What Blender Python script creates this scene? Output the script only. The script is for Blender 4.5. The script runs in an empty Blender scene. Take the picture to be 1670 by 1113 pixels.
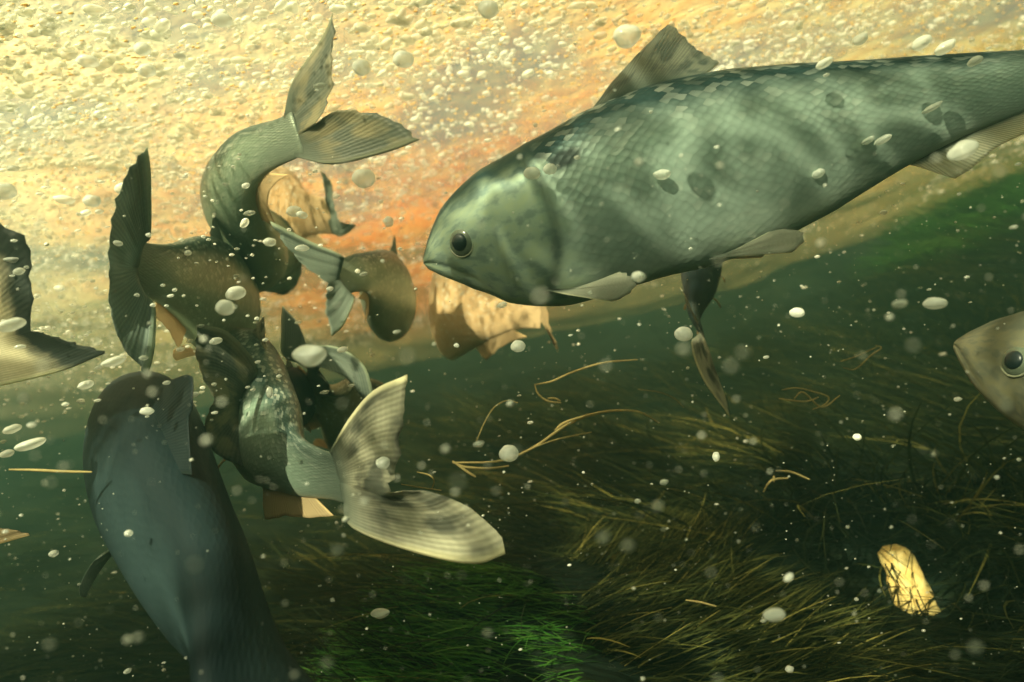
import bpy, math, random
import numpy as np
from mathutils import Vector, Matrix, noise
random.seed(7)
rng = np.random.default_rng(7)
R = math.radians
S = bpy.context.scene

# ------------------------------------------------------------------ camera
F = 1113.0; CX, CY = 835.0, 556.5          # 24 mm lens seen at 1670 x 1113
ROLL = R(12)
AX = Vector((math.cos(ROLL), 0, -math.sin(ROLL)))
AY = Vector((math.sin(ROLL), 0, math.cos(ROLL)))
AZ = Vector((0, -1, 0))
def at(px, py, d):
    return AX*((px-CX)/F*d) + AY*((CY-py)/F*d) - AZ*d
def cv(x, y, z):                            # a direction given as right, up, towards the camera
    return (AX*x + AY*y + AZ*z).normalized()
def proj(p):
    d = -p.dot(AZ)
    return (CX + p.dot(AX)/d*F, CY - p.dot(AY)/d*F, d) if d > 1e-4 else (1e9, 1e9, d)
cam_d = bpy.data.cameras.new('camera'); cam = bpy.data.objects.new('camera', cam_d)
S.collection.objects.link(cam); S.camera = cam
cam.matrix_world = Matrix((AX, AY, AZ)).transposed().to_4x4()
cam_d.lens = 24; cam_d.sensor_width = 36; cam_d.clip_start = 0.005; cam_d.clip_end = 100
cam_d.dof.use_dof = True; cam_d.dof.focus_distance = 0.35; cam_d.dof.aperture_fstop = 8

# ------------------------------------------------------------------ light
SUN_DIR = Vector((0.40, 0.66, -0.63)).normalized()      # the way the light travels
w = bpy.data.worlds.new('World'); S.world = w; w.use_nodes = True
nt = w.node_tree; nt.nodes.clear()
sky = nt.nodes.new('ShaderNodeTexSky'); sky.sky_type = 'NISHITA'; sky.sun_disc = False
el = math.asin(-SUN_DIR.z); az = math.atan2(-SUN_DIR.x, -SUN_DIR.y)
sky.dust_density = 8.0; sky.air_density = 0.6; sky.ozone_density = 0.3; sky.sun_elevation = el; sky.sun_rotation = az
bg = nt.nodes.new('ShaderNodeBackground'); bg.inputs[1].default_value = 0.06
wo = nt.nodes.new('ShaderNodeOutputWorld')
nt.links.new(sky.outputs[0], bg.inputs[0]); nt.links.new(bg.outputs[0], wo.inputs[0])
sl = bpy.data.lights.new('sun', 'SUN'); so = bpy.data.objects.new('sun', sl); S.collection.objects.link(so)
sl.energy = 5.0; sl.angle = R(1.1); sl.color = (1.0, 0.95, 0.85)
so.rotation_euler = SUN_DIR.to_track_quat('-Z', 'Y').to_euler()
S.view_settings.view_transform = 'Standard'; S.view_settings.look = 'None'
S.view_settings.exposure = 2.4; S.view_settings.gamma = 1
S.render.engine = 'CYCLES'
S.cycles.max_bounces = 6; S.cycles.diffuse_bounces = 3; S.cycles.glossy_bounces = 2
S.cycles.volume_bounces = 1; S.cycles.transparent_max_bounces = 24
S.cycles.use_denoising = True

# ------------------------------------------------------------------ helpers
C = S.collection
def tag(o, label=None, cat=None, group=None, kind=None):
    if label: o['label'] = label
    if cat: o['category'] = cat
    if group: o['group'] = group
    if kind: o['kind'] = kind
    return o
def link(name, me, mat=None, parent=None, loc=None):
    o = bpy.data.objects.new(name, me); C.objects.link(o)
    if mat: me.materials.append(mat)
    if parent: o.parent = parent
    if loc is not None: o.location = loc
    return o
def mesh(name, V, Fc, uv=None, smooth=True, attrs=None):
    me = bpy.data.meshes.new(name)
    me.from_pydata([tuple(v) for v in V], [], Fc)
    if uv is not None:
        l = me.uv_layers.new(name='uv')
        vi = np.empty(len(me.loops), dtype=np.int32); me.loops.foreach_get('vertex_index', vi)
        l.data.foreach_set('uv', np.asarray(uv, dtype=np.float32)[vi].ravel())
    for k, a in (attrs or {}).items():
        at_ = me.attributes.new(k, 'FLOAT', 'POINT'); at_.data.foreach_set('value', np.asarray(a, dtype=np.float32))
    if smooth: me.polygons.foreach_set('use_smooth', [True]*len(me.polygons))
    me.update(); return me
def lerp(tab, s):
    return float(np.interp(s, [a for a, b in tab], [b for a, b in tab]))
def smooth(a, b, x):
    t = min(1, max(0, (x-a)/(b-a))); return t*t*(3-2*t)
def catmull(P, n):
    P = [Vector(p) for p in P]; Q = [P[0]*2-P[1]] + P + [P[-1]*2-P[-2]]; out = []
    for i in range(n+1):
        u = i/n*(len(P)-1); k = min(int(u), len(P)-2); t = u-k
        a, b, c, d = Q[k:k+4]
        out.append(0.5*((2*b)+(c-a)*t+(2*a-5*b+4*c-d)*t*t+(3*b-a-3*c+d)*t**3))
    return out
def resample(pts, n):
    L = [0.0]
    for a, b in zip(pts, pts[1:]): L.append(L[-1]+(b-a).length)
    out = []
    arr = np.array([tuple(p) for p in pts])
    for i in range(n+1):
        t = L[-1]*i/n
        out.append(Vector([float(np.interp(t, L, arr[:, k])) for k in range(3)]))
    return out, L[-1]

class N:                                    # a small node-tree writer
    def __init__(s, name):
        s.m = bpy.data.materials.new(name); s.m.use_nodes = True; s.t = s.m.node_tree; s.t.nodes.clear()
        s.out = s.t.nodes.new('ShaderNodeOutputMaterial')
    def n(s, typ, ins=None, **kw):
        x = s.t.nodes.new('ShaderNode'+typ)
        for k, v in kw.items(): setattr(x, k, v)
        for k, v in (ins or {}).items(): s.put(x.inputs[k], v)
        return x
    def put(s, sock, v):
        if isinstance(v, bpy.types.NodeSocket): s.t.links.new(v, sock)
        elif isinstance(v, bpy.types.Node): s.t.links.new(v.outputs[0], sock)
        else: sock.default_value = v
    def math(s, op, a, b=0.0, c=0.0):
        x = s.n('Math', {0: a, 1: b, 2: c}, operation=op); return x.outputs[0]
    def mix(s, f, a, b):
        x = s.n('Mix', data_type='RGBA'); s.put(x.inputs[0], f)
        s.put(x.inputs[6], a); s.put(x.inputs[7], b); return x.outputs[2]
    def ramp(s, f, stops):
        x = s.n('ValToRGB', {0: f}); e = x.color_ramp.elements
        while len(e) < len(stops): e.new(0.5)
        for k, (p, c) in zip(e, stops): k.position = p; k.color = c if len(c) == 4 else (*c, 1)
        return x.outputs[0]
    def rng(s, f, a, b, c, d, sm=False):
        x = s.n('MapRange', {0: f, 1: a, 2: b, 3: c, 4: d}, interpolation_type='SMOOTHSTEP' if sm else 'LINEAR'); return x.outputs[0]
    def done(s, sh): s.put(s.out.inputs[0], sh); return s.m
def c4(r, g, b): return (r, g, b, 1)

# ------------------------------------------------------------------ setting
def surf_z(x, y):
    z = 0.245 - 0.10*max(0, y-0.75)**1.2
    z += 0.006*noise.noise(Vector((x*9, y*9, 0))) + 0.012*noise.noise(Vector((x*3, y*3, 4)))
    return z
def bed_z(x, y):
    z = -0.26 + 0.085*max(0, y-0.6)**1.3
    z += 0.30*smooth(0.55, 1.7, x)*smooth(0.6, 1.5, y)
    z += 0.05*noise.noise(Vector((x*3.2, y*3.2, 9))) + 0.022*noise.noise(Vector((x*9, y*9, 2)))
    z += 0.055*math.exp(-((x-0.13)/0.17)**2-((y-0.62)/0.16)**2) + 0.04*math.exp(-((x-0.45)/0.2)**2-((y-0.8)/0.2)**2)
    z += 0.06*math.exp(-((x+0.06)/0.12)**2-((y-0.52)/0.13)**2)
    r = max(abs(x)/3.4, (y-1.0)/2.6 if y > 1 else (1-y)/2.6)
    z += 0.62*smooth(0.7, 1.0, r)
    return z
def axis(lo, hi, dlo, dhi, fine, coarse):
    a = [lo]
    while a[-1] < hi:
        a.append(a[-1] + (fine if dlo <= a[-1] <= dhi else coarse))
    return a
def sheet(name, fz, xs, ys):
    V = [(x, y, fz(x, y)) for y in ys for x in xs]; nx = len(xs)
    Fc = [(j*nx+i, j*nx+i+1, (j+1)*nx+i+1, (j+1)*nx+i) for j in range(len(ys)-1) for i in range(nx-1)]
    return mesh(name, V, Fc)

# water surface: tannin-stained skin of water and foam that the sun shines through, in a net of ripples
def bed_hit(px, py):
    lo, hi = 0.05, 4.0; d = lo
    while d < hi:
        p = at(px, py, d)
        if p.z < bed_z(p.x, p.y): return p
        d += 0.004
    return at(px, py, 1.5)
STONE = bed_hit(1485, 958) + Vector((-0.01, -0.02, 0.010))
GAP = STONE - SUN_DIR*((0.245-STONE.z)/-SUN_DIR.z)
ALG = bed_hit(790, 1060)
GAP2 = ALG - SUN_DIR*((0.245-ALG.z)/-SUN_DIR.z)
m = N('water_surface')
tc = m.n('TexCoord').outputs['Object']
warp = m.n('TexNoise', {'Vector': tc, 'Scale': 9.0, 'Detail': 2.0})
wv = m.n('VectorMath', {0: tc, 1: m.n('VectorMath', {0: warp.outputs['Color'], 3: 0.09}, operation='SCALE').outputs[0]}, operation='ADD').outputs[0]
def ridge(sc, off, wd):
    nn = m.n('TexNoise', {'Vector': m.n('VectorMath', {0: wv, 1: off}, operation='ADD').outputs[0], 'Scale': sc, 'Detail': 1.5, 'Distortion': 0.4}).outputs[0]
    return m.rng(m.math('ABSOLUTE', m.math('SUBTRACT', nn, 0.5)), 0.0, wd, 1.0, 0.0, True)
lines = m.math('MAXIMUM', ridge(13.0, (0, 0, 0), 0.075), m.math('MULTIPLY', ridge(24.0, (3, 1, 5), 0.06), 0.6))
big = m.n('TexNoise', {'Vector': tc, 'Scale': 5.0, 'Detail': 2.0}).outputs[0]
bigm = m.rng(big, 0.35, 0.65, 0.35, 1.0, True)
sep = m.n('SeparateXYZ', {0: tc}); X, Y = sep.outputs[0], sep.outputs[1]
jit = m.math('MULTIPLY', m.math('SUBTRACT', big, 0.5), 0.25)
# thin froth downstream lets half the light through; the unseen upstream part is made denser, its bright net shaped for dapples
thin = m.rng(m.math('MULTIPLY_ADD', X, -0.32, m.math('ADD', Y, jit)), 0.22, 0.36, 0.0, 1.0, True)
base = m.math('MULTIPLY_ADD', thin, 0.62, 0.06)
clear = m.math('MULTIPLY_ADD', lines, m.math('MULTIPLY_ADD', thin, -0.84, 0.92), base)
clear = m.math('MULTIPLY', clear, bigm)
# unseen sun blockers added upstream and on the left, to darken the lower left
shade1 = m.rng(m.math('ADD', Y, jit), -0.25, -0.16, 0.10, 1.0, True)
shade2 = m.math('MAXIMUM', m.rng(m.math('ADD', X, jit), -0.44, -0.36, 0.10, 1.0, True), m.rng(m.math('ADD', Y, jit), -0.06, 0.01, 0.10, 1.0, True))
shade3 = m.math('MAXIMUM', m.rng(m.math('ADD', X, jit), -0.62, -0.50, 0.10, 1.0, True), m.rng(m.math('ADD', Y, jit), 0.27, 0.36, 0.10, 1.0, True))
shade2 = m.math('MULTIPLY', shade2, shade3)
clear = m.math('MULTIPLY', clear, m.math('MULTIPLY', shade1, shade2))
# one round opening added in the sheet, aimed so its sun lights the stone
gx = m.math('SUBTRACT', X, GAP[0]); gy = m.math('SUBTRACT', Y, GAP[1])
gap = m.rng(m.math('ADD', m.math('SQRT', m.math('ADD', m.math('MULTIPLY', gx, gx), m.math('MULTIPLY', gy, gy))), m.math('MULTIPLY', jit, 0.3)), 0.016, 0.030, 1.0, 0.0, True)
clear = m.math('MAXIMUM', clear, gap)
gx = m.math('SUBTRACT', X, GAP2[0]); gy = m.math('SUBTRACT', Y, GAP2[1])      # and a ragged one added to light the green algae
gap2 = m.rng(m.math('ADD', m.math('SQRT', m.math('ADD', m.math('MULTIPLY', gx, gx), m.math('MULTIPLY', gy, gy))), m.math('MULTIPLY', jit, 0.5)), 0.04, 0.10, 0.6, 0.0, True)
clear = m.math('MAXIMUM', clear, gap2)
fine = m.n('TexNoise', {'Vector': tc, 'Scale': 160.0, 'Detail': 4.0}).outputs[0]
mid = m.n('TexNoise', {'Vector': tc, 'Scale': 45.0, 'Detail': 3.0}).outputs[0]
hgt = m.math('ADD', m.math('MULTIPLY', fine, 0.5), mid)
bump = m.n('Bump', {'Height': hgt, 'Strength': 1.0, 'Distance': 0.006})
col = m.mix(m.rng(mid, 0.35, 0.7, 0, 1), c4(0.36, 0.225, 0.05), c4(0.44, 0.38, 0.12))
foam_glare = m.rng(m.math('ADD', m.math('MULTIPLY_ADD', Y, 0.8, X), m.math('MULTIPLY', jit, 1.5)), 0.05, 0.55, 0.45, 0.0, True)   # paler froth at the upstream left, the sun's brightness painted into it
col = m.mix(foam_glare, col, c4(0.52, 0.50, 0.25))
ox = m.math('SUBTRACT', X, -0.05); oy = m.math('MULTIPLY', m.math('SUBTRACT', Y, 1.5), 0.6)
orange_glow = m.math('SQRT', m.math('ADD', m.math('MULTIPLY', ox, ox), m.math('MULTIPLY', oy, oy)))
orange_glow = m.rng(m.math('ADD', orange_glow, m.math('MULTIPLY', jit, 1.6)), 0.22, 0.70, 1.0, 0.0, True)    # orange glow of the tannin water, painted into the sheet colour
col = m.mix(orange_glow, col, m.mix(m.rng(mid, 0.35, 0.7, 0, 1), c4(0.50, 0.15, 0.025), c4(0.54, 0.26, 0.06)))
shade_tint = m.math('MULTIPLY', shade1, shade2)                              # green put into the unseen blockers to turn the ambient light teal
col = m.mix(m.rng(shade_tint, 0.2, 0.9, 1.0, 0.0), col, c4(0.07, 0.14, 0.085))
col = m.mix(m.math('MULTIPLY', m.math('SUBTRACT', 1.0, thin), 0.85), col, c4(0.055, 0.10, 0.07))  # unseen upstream part darkened to green, to dim and tint the ambient light
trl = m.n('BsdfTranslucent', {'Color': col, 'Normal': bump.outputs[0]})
gls = m.n('BsdfGlossy', {'Color': c4(.95, .92, .85), 'Roughness': 0.22, 'Normal': bump.outputs[0]})
lw = m.n('LayerWeight', {'Blend': 0.5}).outputs['Facing']          # towards grazing angles the underside mirrors the bed
tir = m.rng(lw, 0.72, 0.91, 0.05, 0.93, True)
mm = m.n('MixShader', {0: tir, 1: trl.outputs[0], 2: gls.outputs[0]})
trn = m.n('BsdfTransparent', {'Color': m.mix(thin, c4(0.92, 0.97, 0.70), c4(0.97, 0.945, 0.65))})
clear = m.math('MULTIPLY', clear, m.math('SUBTRACT', 1.06, tir))
fin = m.n('MixShader', {0: clear, 1: mm.outputs[0], 2: trn.outputs[0]})
M_surf = m.done(fin.outputs[0])
xs = axis(-3.6, 3.6, -1.0, 1.4, 0.012, 0.12); ys = axis(-1.7, 3.7, 0.2, 1.6, 0.012, 0.1)
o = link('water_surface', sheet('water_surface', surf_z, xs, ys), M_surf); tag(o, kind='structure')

m = N('streambed')
tc = m.n('TexCoord').outputs['Object']
n1 = m.n('TexNoise', {'Vector': tc, 'Scale': 14.0, 'Detail': 6.0}).outputs[0]
st = m.n('TexNoise', {'Vector': m.n('Mapping', {'Vector': tc, 'Scale': (25, 160, 60), 'Rotation': (0, 0, 0.25)}).outputs[0], 'Scale': 1.0, 'Detail': 4.0}).outputs[0]
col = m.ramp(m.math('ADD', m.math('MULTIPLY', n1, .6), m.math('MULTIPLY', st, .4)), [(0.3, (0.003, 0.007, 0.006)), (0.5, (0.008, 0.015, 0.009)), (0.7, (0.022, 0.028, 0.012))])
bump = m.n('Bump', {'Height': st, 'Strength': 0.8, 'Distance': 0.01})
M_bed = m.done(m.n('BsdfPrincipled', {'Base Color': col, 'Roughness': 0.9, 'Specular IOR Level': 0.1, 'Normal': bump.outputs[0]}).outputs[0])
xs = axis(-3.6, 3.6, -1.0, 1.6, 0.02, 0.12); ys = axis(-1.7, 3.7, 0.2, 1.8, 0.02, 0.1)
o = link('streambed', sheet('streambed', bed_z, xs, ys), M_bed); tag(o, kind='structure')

# ------------------------------------------------------------------ waterweed
def weed_mat(name, stops, tr=0.35):
    m = N(name); a = m.n('Attribute', attribute_name='tone').outputs['Fac']
    col = m.ramp(a, stops)
    d = m.n('BsdfPrincipled', {'Base Color': col, 'Roughness': 0.6, 'Specular IOR Level': 0.12})
    t = m.n('BsdfTranslucent', {'Color': col})
    return m.done(m.n('MixShader', {0: tr, 1: d.outputs[0], 2: t.outputs[0]}).outputs[0])
M_weed = weed_mat('waterweed', [(0, (0.005, 0.011, 0.007)), (0.45, (0.014, 0.024, 0.009)), (0.8, (0.05, 0.062, 0.015)), (1, (0.26, 0.24, 0.06))])
M_algae = weed_mat('green_algae', [(0, (0.02, 0.07, 0.014)), (0.5, (0.06, 0.21, 0.025)), (1, (0.13, 0.27, 0.05))])
M_tuft = weed_mat('olive_weed', [(0, (0.02, 0.028, 0.008)), (0.5, (0.07, 0.08, 0.022)), (0.82, (0.20, 0.20, 0.05)), (1, (0.6, 0.52, 0.14))])
M_strand = weed_mat('weed_strand', [(0, (0.20, 0.17, 0.06)), (1, (0.62, 0.48, 0.20))], 0.3)
def blades(n, place, flow, length, width, tone, lift=0.25, seg=5):
    V, Fc, T = [], [], []
    for k in range(n):
        x, y = place(); p = Vector((x, y, bed_z(x, y)-0.004))
        yaw = flow + random.gauss(0, 0.35) + 1.3*noise.noise(Vector((x*4, y*4, 7)))
        L = length*random.uniform(0.4, 1.3); W = width*random.uniform(0.5, 1.3)
        d = Vector((math.cos(yaw), math.sin(yaw), random.uniform(0.3, 1.2)*lift*2.0))
        d.normalize(); t = min(1, max(0, random.gauss(*tone) + 0.35*noise.noise(Vector((x*9, y*9, 11))))); b = len(V)
        side = Vector((-d.y, d.x, random.uniform(-.6, .6))).normalized()
        bend = Vector((random.gauss(0, .35), random.gauss(0, .35), -lift*1.2))
        q = p.copy(); st = L/seg
        for i in range(seg+1):
            u = i/seg; ww = W*(1-0.85*u*u)
            V.append(q - side*ww*.5); V.append(q + side*ww*.5); T += [t, t]
            q = q + d*st; d = (d + bend*(1.0/seg)).normalized()
            if i < seg: Fc.append((b+2*i, b+2*i+1, b+2*i+3, b+2*i+2))
    return V, Fc, T
def view_pt(ymin, ymax):
    while True:
        y = ymin + (ymax-ymin)*random.random()**1.5; x = random.uniform(-0.95, 1.0)*(y+0.1)
        return x, y
V, Fc, T = blades(38000, lambda: view_pt(0.3, 2.0), 3.35, 0.10, 0.0017, (0.36, 0.26), 0.22)
o = link('waterweed', mesh('waterweed', V, Fc, attrs={'tone': T}), M_weed); tag(o, 'dark green and brown hair-like waterweed streaming over the streambed', kind='stuff')
V, Fc, T = blades(15000, lambda: (random.uniform(-.25, 1.2), random.uniform(.6, 1.7)), 3.3, 0.15, 0.0022, (0.55, 0.25), 0.42)
o = link('waterweed', mesh('waterweed', V, Fc, attrs={'tone': T}), M_weed); tag(o, 'taller fuzzy waterweed standing in the middle distance below the fish', kind='stuff')
def tuft(name, label, cat, px, py, rx, ry, n, flow, L, W, mat, tone=(0.55, 0.25), lift=0.3, group=None):
    c = bed_hit(px, py)
    def pl():
        a = random.random()*6.283; r = math.sqrt(random.random())
        return c.x + rx*r*math.cos(a), c.y + ry*r*math.sin(a)
    V, Fc, T = blades(n, pl, flow, L, W, tone, lift)
    V = [v - c for v in V]
    o = link(name, mesh(name, V, Fc, attrs={'tone': T}), mat, loc=c)
    return tag(o, label, cat, group)
tuft('algae_clump', 'bright green soft algae clump at the bottom edge below the pale tail', 'algae', 750, 1070, 0.11, 0.11, 7500, 3.6, 0.05, 0.0016, M_algae, (0.55, 0.25))
tuft('algae_clump', 'green algae bank behind the big fish at the right edge', 'algae', 1640, 345, 0.22, 0.30, 2200, 3.2, 0.16, 0.005, M_algae, (0.5, 0.25))
tuft('weed_tuft', 'olive feathery weed tuft right of the pale forked tail', 'waterweed', 930, 850, 0.11, 0.11, 4200, 3.3, 0.06, 0.0009, M_tuft, (0.40, 0.26), group='weed tufts on the streambed')
tuft('weed_tuft', 'yellowish crest of weed combed flat below the long drifting stems', 'waterweed', 1060, 752, 0.06, 0.03, 700, 0.1, 0.06, 0.0012, M_tuft, (0.75, 0.25), 0.15, group='weed tufts on the streambed')
tuft('weed_tuft', 'sunlit yellow-green weed tuft in the dark lower middle of the bed', 'waterweed', 1040, 905, 0.08, 0.07, 1500, 0.35, 0.05, 0.0009, M_tuft, (0.48, 0.26), 0.3, group='weed tufts on the streambed')
tuft('weed_tuft', 'brownish weed mound near the bottom edge left of the yellow stone', 'waterweed', 1170, 1050, 0.10, 0.06, 1500, 0.2, 0.05, 0.0012, M_tuft, (0.42, 0.26), 0.25, group='weed tufts on the streambed')

def strand(name, label, paths, r, tone, mat=M_strand, group='loose weed stems drifting in the water'):
    V, Fc, T = [], [], []
    c = at(*paths[0][0])
    for P in paths:
        pts = catmull([at(*q) for q in P], 12*(len(P)-1)); n = len(pts)
        for i, p in enumerate(pts):
            t = (pts[min(i+1, n-1)]-pts[max(i-1, 0)]).normalized()
            s = t.cross(AZ).normalized(); u = s.cross(t)
            rad = r*(0.35+0.65*math.sin(math.pi*(0.1+0.8*i/n)))
            for k in range(5):
                a = k*6.283/5; V.append(p + (s*math.cos(a)+u*math.sin(a))*rad - c); T.append(tone+random.uniform(-.2, .2))
        b = len(V)-5*n
        Fc += [(b+5*i+k, b+5*i+(k+1) % 5, b+5*i+5+(k+1) % 5, b+5*i+5+k) for i in range(n-1) for k in range(5)]
    o = link(name, mesh(name, V, Fc, attrs={'tone': T}), mat, loc=c)
    return tag(o, label, 'weed stem', group)
strand('drifting_weed', 'hooked golden weed stem curling back on itself below the orange fish',
       [[(1040, 587, .5), (985, 592, .48), (935, 607, .47), (900, 622, .47), (872, 628, .46)], [(872, 628, .46), (878, 643, .46), (893, 654, .46), (915, 657, .46)], [(893, 650, .46), (905, 650, .46), (914, 654, .46)]], 0.0007, .8)
strand('drifting_weed', 'longest arching golden weed stem drifting over the weed bed',
       [[(1075, 690, .5), (1040, 672, .49), (985, 672, .47), (930, 690, .46), (870, 730, .45), (815, 752, .44), (738, 755, .44)], [(738, 752, .44), (760, 768, .44), (776, 778, .44)], [(740, 755, .44), (760, 762, .44), (800, 764, .44), (830, 760, .44)], [(905, 702, .46), (920, 690, .46), (960, 676, .46)]], 0.0009, .9)
strand('drifting_weed', 'short green weed stem beside the longest arching stem', [[(965, 705, .46), (930, 712, .455), (895, 721, .45), (850, 738, .45)]], 0.0005, .5)
strand('drifting_weed', 'fine pale hair-like stem bending over right of the upright tail lobe', [[(845, 657, .46), (825, 654, .46), (805, 666, .46), (790, 690, .46), (777, 720, .46)]], 0.0004, .5)
strand('drifting_weed', 'thin brown weed stem beside the tip of the hanging pale tail lobe', [[(1040, 635, .5), (1075, 640, .5), (1100, 650, .5), (1115, 665, .5)]], 0.0004, .4)
strand('drifting_weed', 'small split yellow weed sprig under the dark lower fish', [[(1245, 803, .48), (1252, 790, .48), (1262, 782, .48), (1285, 780, .48)], [(1262, 786, .48), (1262, 776, .48)], [(1265, 768, .48), (1290, 770, .48), (1320, 782, .48)]], 0.0008, .9)
strand('drifting_weed', 'looped yellow-green weed tangle in mid water right of the hanging tail', [[(1270, 650, .46), (1290, 653, .46), (1315, 655, .46), (1335, 648, .46)], [(1275, 636, .46), (1300, 633, .46), (1330, 640, .46), (1351, 648, .46), (1345, 660, .46), (1325, 668, .46)], [(1295, 650, .46), (1310, 640, .46), (1340, 664, .46), (1370, 645, .46)]], 0.0006, .85)
strand('drifting_weed', 'small olive weed wisp in dark water left of the face at the right edge', [[(1375, 600, .5), (1395, 602, .5), (1420, 580, .5), (1437, 568, .5), (1428, 564, .5)], [(1370, 590, .5), (1400, 580, .5), (1430, 566, .5)]], 0.0005, .5)
strand('drifting_weed', 'straight yellow weed stem at the left edge beside the large dark fish', [[(15, 766, .3), (60, 767, .3), (100, 769, .3), (150, 770, .3)]], 0.0007, .8)
strand('drifting_weed', 'short orange weed fragment low in the dark lower right', [[(1118, 979, .42), (1140, 982, .42), (1168, 989, .42)]], 0.0007, .9)
strand('drifting_weed', 'pale weed wisp trailing from the notch of the pale forked tail', [[(680, 770, .33), (700, 775, .33), (708, 785, .33), (704, 798, .33)], [(655, 790, .32), (690, 796, .33), (720, 800, .33)]], 0.0004, .5)

# yellow stone on the bed, under the opening added above it to let the sun through
m = N('yellow_stone')
tc = m.n('TexCoord').outputs['Object']
nn = m.n('TexNoise', {'Vector': tc, 'Scale': 90.0, 'Detail': 4.0}).outputs[0]
col = m.ramp(nn, [(0.3, (0.62, 0.38, 0.10)), (0.6, (0.75, 0.58, 0.22)), (0.8, (0.8, 0.7, 0.42))])
M_stone = m.done(m.n('BsdfPrincipled', {'Base Color': col, 'Roughness': 0.5, 'Normal': m.n('Bump', {'Height': nn, 'Strength': .3, 'Distance': .003}).outputs[0]}).outputs[0])
def yellow_stone():
    c = STONE
    V, Fc = [], []; n, k = 18, 20
    ax = cv(0.64, -0.77, 0.1); sd = cv(0.77, 0.64, 0.2); nm = ax.cross(sd)
    for i in range(n+1):
        u = i/n*math.pi
        for j in range(k):
            a = j/k*6.2832
            p = ax*(-math.cos(u)*0.034) + sd*(math.sin(u)**0.7*math.cos(a)*0.0145) + nm*(math.sin(u)**0.7*math.sin(a)*0.010)
            p *= 1 + 0.22*noise.noise(p*38+Vector((3, 8, 1))) + 0.12*noise.noise(p*150)
            p += sd*0.006*math.sin(u*2.2) - sd*0.004*(1 if math.sin(u) > .97 else 0)*0
            V.append(p)
    for i in range(n):
        for j in range(k): Fc.append((i*k+j, i*k+(j+1) % k, (i+1)*k+(j+1) % k, (i+1)*k+j))
    o = link('stone', mesh('stone', V, Fc), M_stone, loc=c)
    tag(o, 'bright sunlit yellow stone lying in dark weed at lower right', 'stone')
yellow_stone()

# ------------------------------------------------------------------ fish
def skin(name, back, side, belly, rough=0.36, metal=0.35, scol=0.16, scs=1.0, joint=(.13, .16, .125)):
    m = N(name)
    uv = m.n('UVMap', uv_map='uv').outputs[0]
    sp = m.n('SeparateXYZ', {0: uv}); u, v = sp.outputs[0], sp.outputs[1]
    big = m.n('TexNoise', {'Vector': m.n('Mapping', {'Vector': uv, 'Scale': (14, 6, 1)}).outputs[0], 'Scale': 1.0, 'Detail': 4.0}).outputs[0]
    vv = m.math('ADD', v, m.math('MULTIPLY', m.math('SUBTRACT', big, 0.5), 0.22))
    base = m.ramp(vv, [(0.05, belly), (0.32, side), (0.62, side), (0.80, back), (1.0, back)])
    wrp = m.n('TexNoise', {'Vector': m.n('Mapping', {'Vector': uv, 'Scale': (9, 4, 1)}).outputs[0], 'Scale': 1.0, 'Detail': 2.0})
    uvw = m.n('VectorMath', {0: uv, 1: m.n('VectorMath', {0: wrp.outputs['Color'], 3: 0.035}, operation='SCALE').outputs[0]}, operation='ADD').outputs[0]
    sc = m.n('TexVoronoi', {'Vector': m.n('Mapping', {'Vector': uvw, 'Scale': (78, 36, 1), 'Rotation': (0, 0, 0.785)}).outputs[0], 'Scale': 1.0, 'Randomness': 0.35}, feature='F1')
    body = m.rng(u, 0.205, 0.240, 0.0, 1.0)
    smod = m.math('MULTIPLY', m.rng(v, 0.15, 0.75, 0.35*scs, scs), m.rng(big, 0.35, 0.65, 0.5, 1.0))
    edge = m.math('MULTIPLY', m.math('MULTIPLY', m.rng(sc.outputs['Distance'], 0.28, 0.62, 0.0, 1.0), body), smod)
    base = m.mix(m.math('MULTIPLY', edge, 0.38), base, m.mix(0.75, base, c4(0.012, 0.02, 0.018)))
    glint = m.rng(m.n('SeparateColor', {0: sc.outputs['Color']}).outputs[0], 0.62, 1.0, 0.0, scol*3.2)
    tint = m.mix(m.math('MULTIPLY', m.math('MULTIPLY', glint, smod), body), base, c4(0.72, 0.76, 0.64))
    # head: mottled brass, grooves with shade painted in, dark shoulder spot
    hn = m.n('TexNoise', {'Vector': m.n('Mapping', {'Vector': uv, 'Scale': (40, 16, 1)}).outputs[0], 'Scale': 1.0, 'Detail': 5.0}).outputs[0]
    head = m.mix(m.math('MULTIPLY', m.rng(hn, .40, .65, 0, .5), m.rng(v, .62, .8, 1, .15)), tint, c4(side[0]*1.35, side[1]*1.2, side[2]*0.8))
    head = m.mix(m.rng(hn, .50, .38, 0, .30), head, c4(back[0], back[1], back[2]))
    colr = m.mix(body, head, tint)
    colr = m.mix(m.rng(u, .84, .985, 0, .90, True), colr, c4(*joint))
    mk = m.n('Attribute', attribute_name='groove_shade').outputs['Fac']
    colr = m.mix(mk, colr, c4(0.012, 0.016, 0.014))
    du = m.math('MULTIPLY', m.math('SUBTRACT', u, 0.255), 34.0); dv = m.math('MULTIPLY', m.math('SUBTRACT', v, 0.70), 22.0)
    sp_ = m.rng(m.math('ADD', m.math('MULTIPLY', du, du), m.math('MULTIPLY', dv, dv)), 0.3, 1.2, 0.85, 0.0, True)
    colr = m.mix(sp_, colr, c4(0.015, 0.02, 0.02))
    hb = m.math('ADD', m.math('MULTIPLY', m.math('SUBTRACT', 0.6, sc.outputs['Distance']), m.math('MULTIPLY', body, smod)), m.math('MULTIPLY', hn, 0.4))
    bump = m.n('Bump', {'Height': hb, 'Strength': 0.4, 'Distance': 0.001})
    p = m.n('BsdfPrincipled', {'Base Color': colr, 'Roughness': rough, 'Metallic': metal, 'Normal': bump.outputs[0], 'Specular IOR Level': 0.12})
    return m.done(p.outputs[0])
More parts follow.
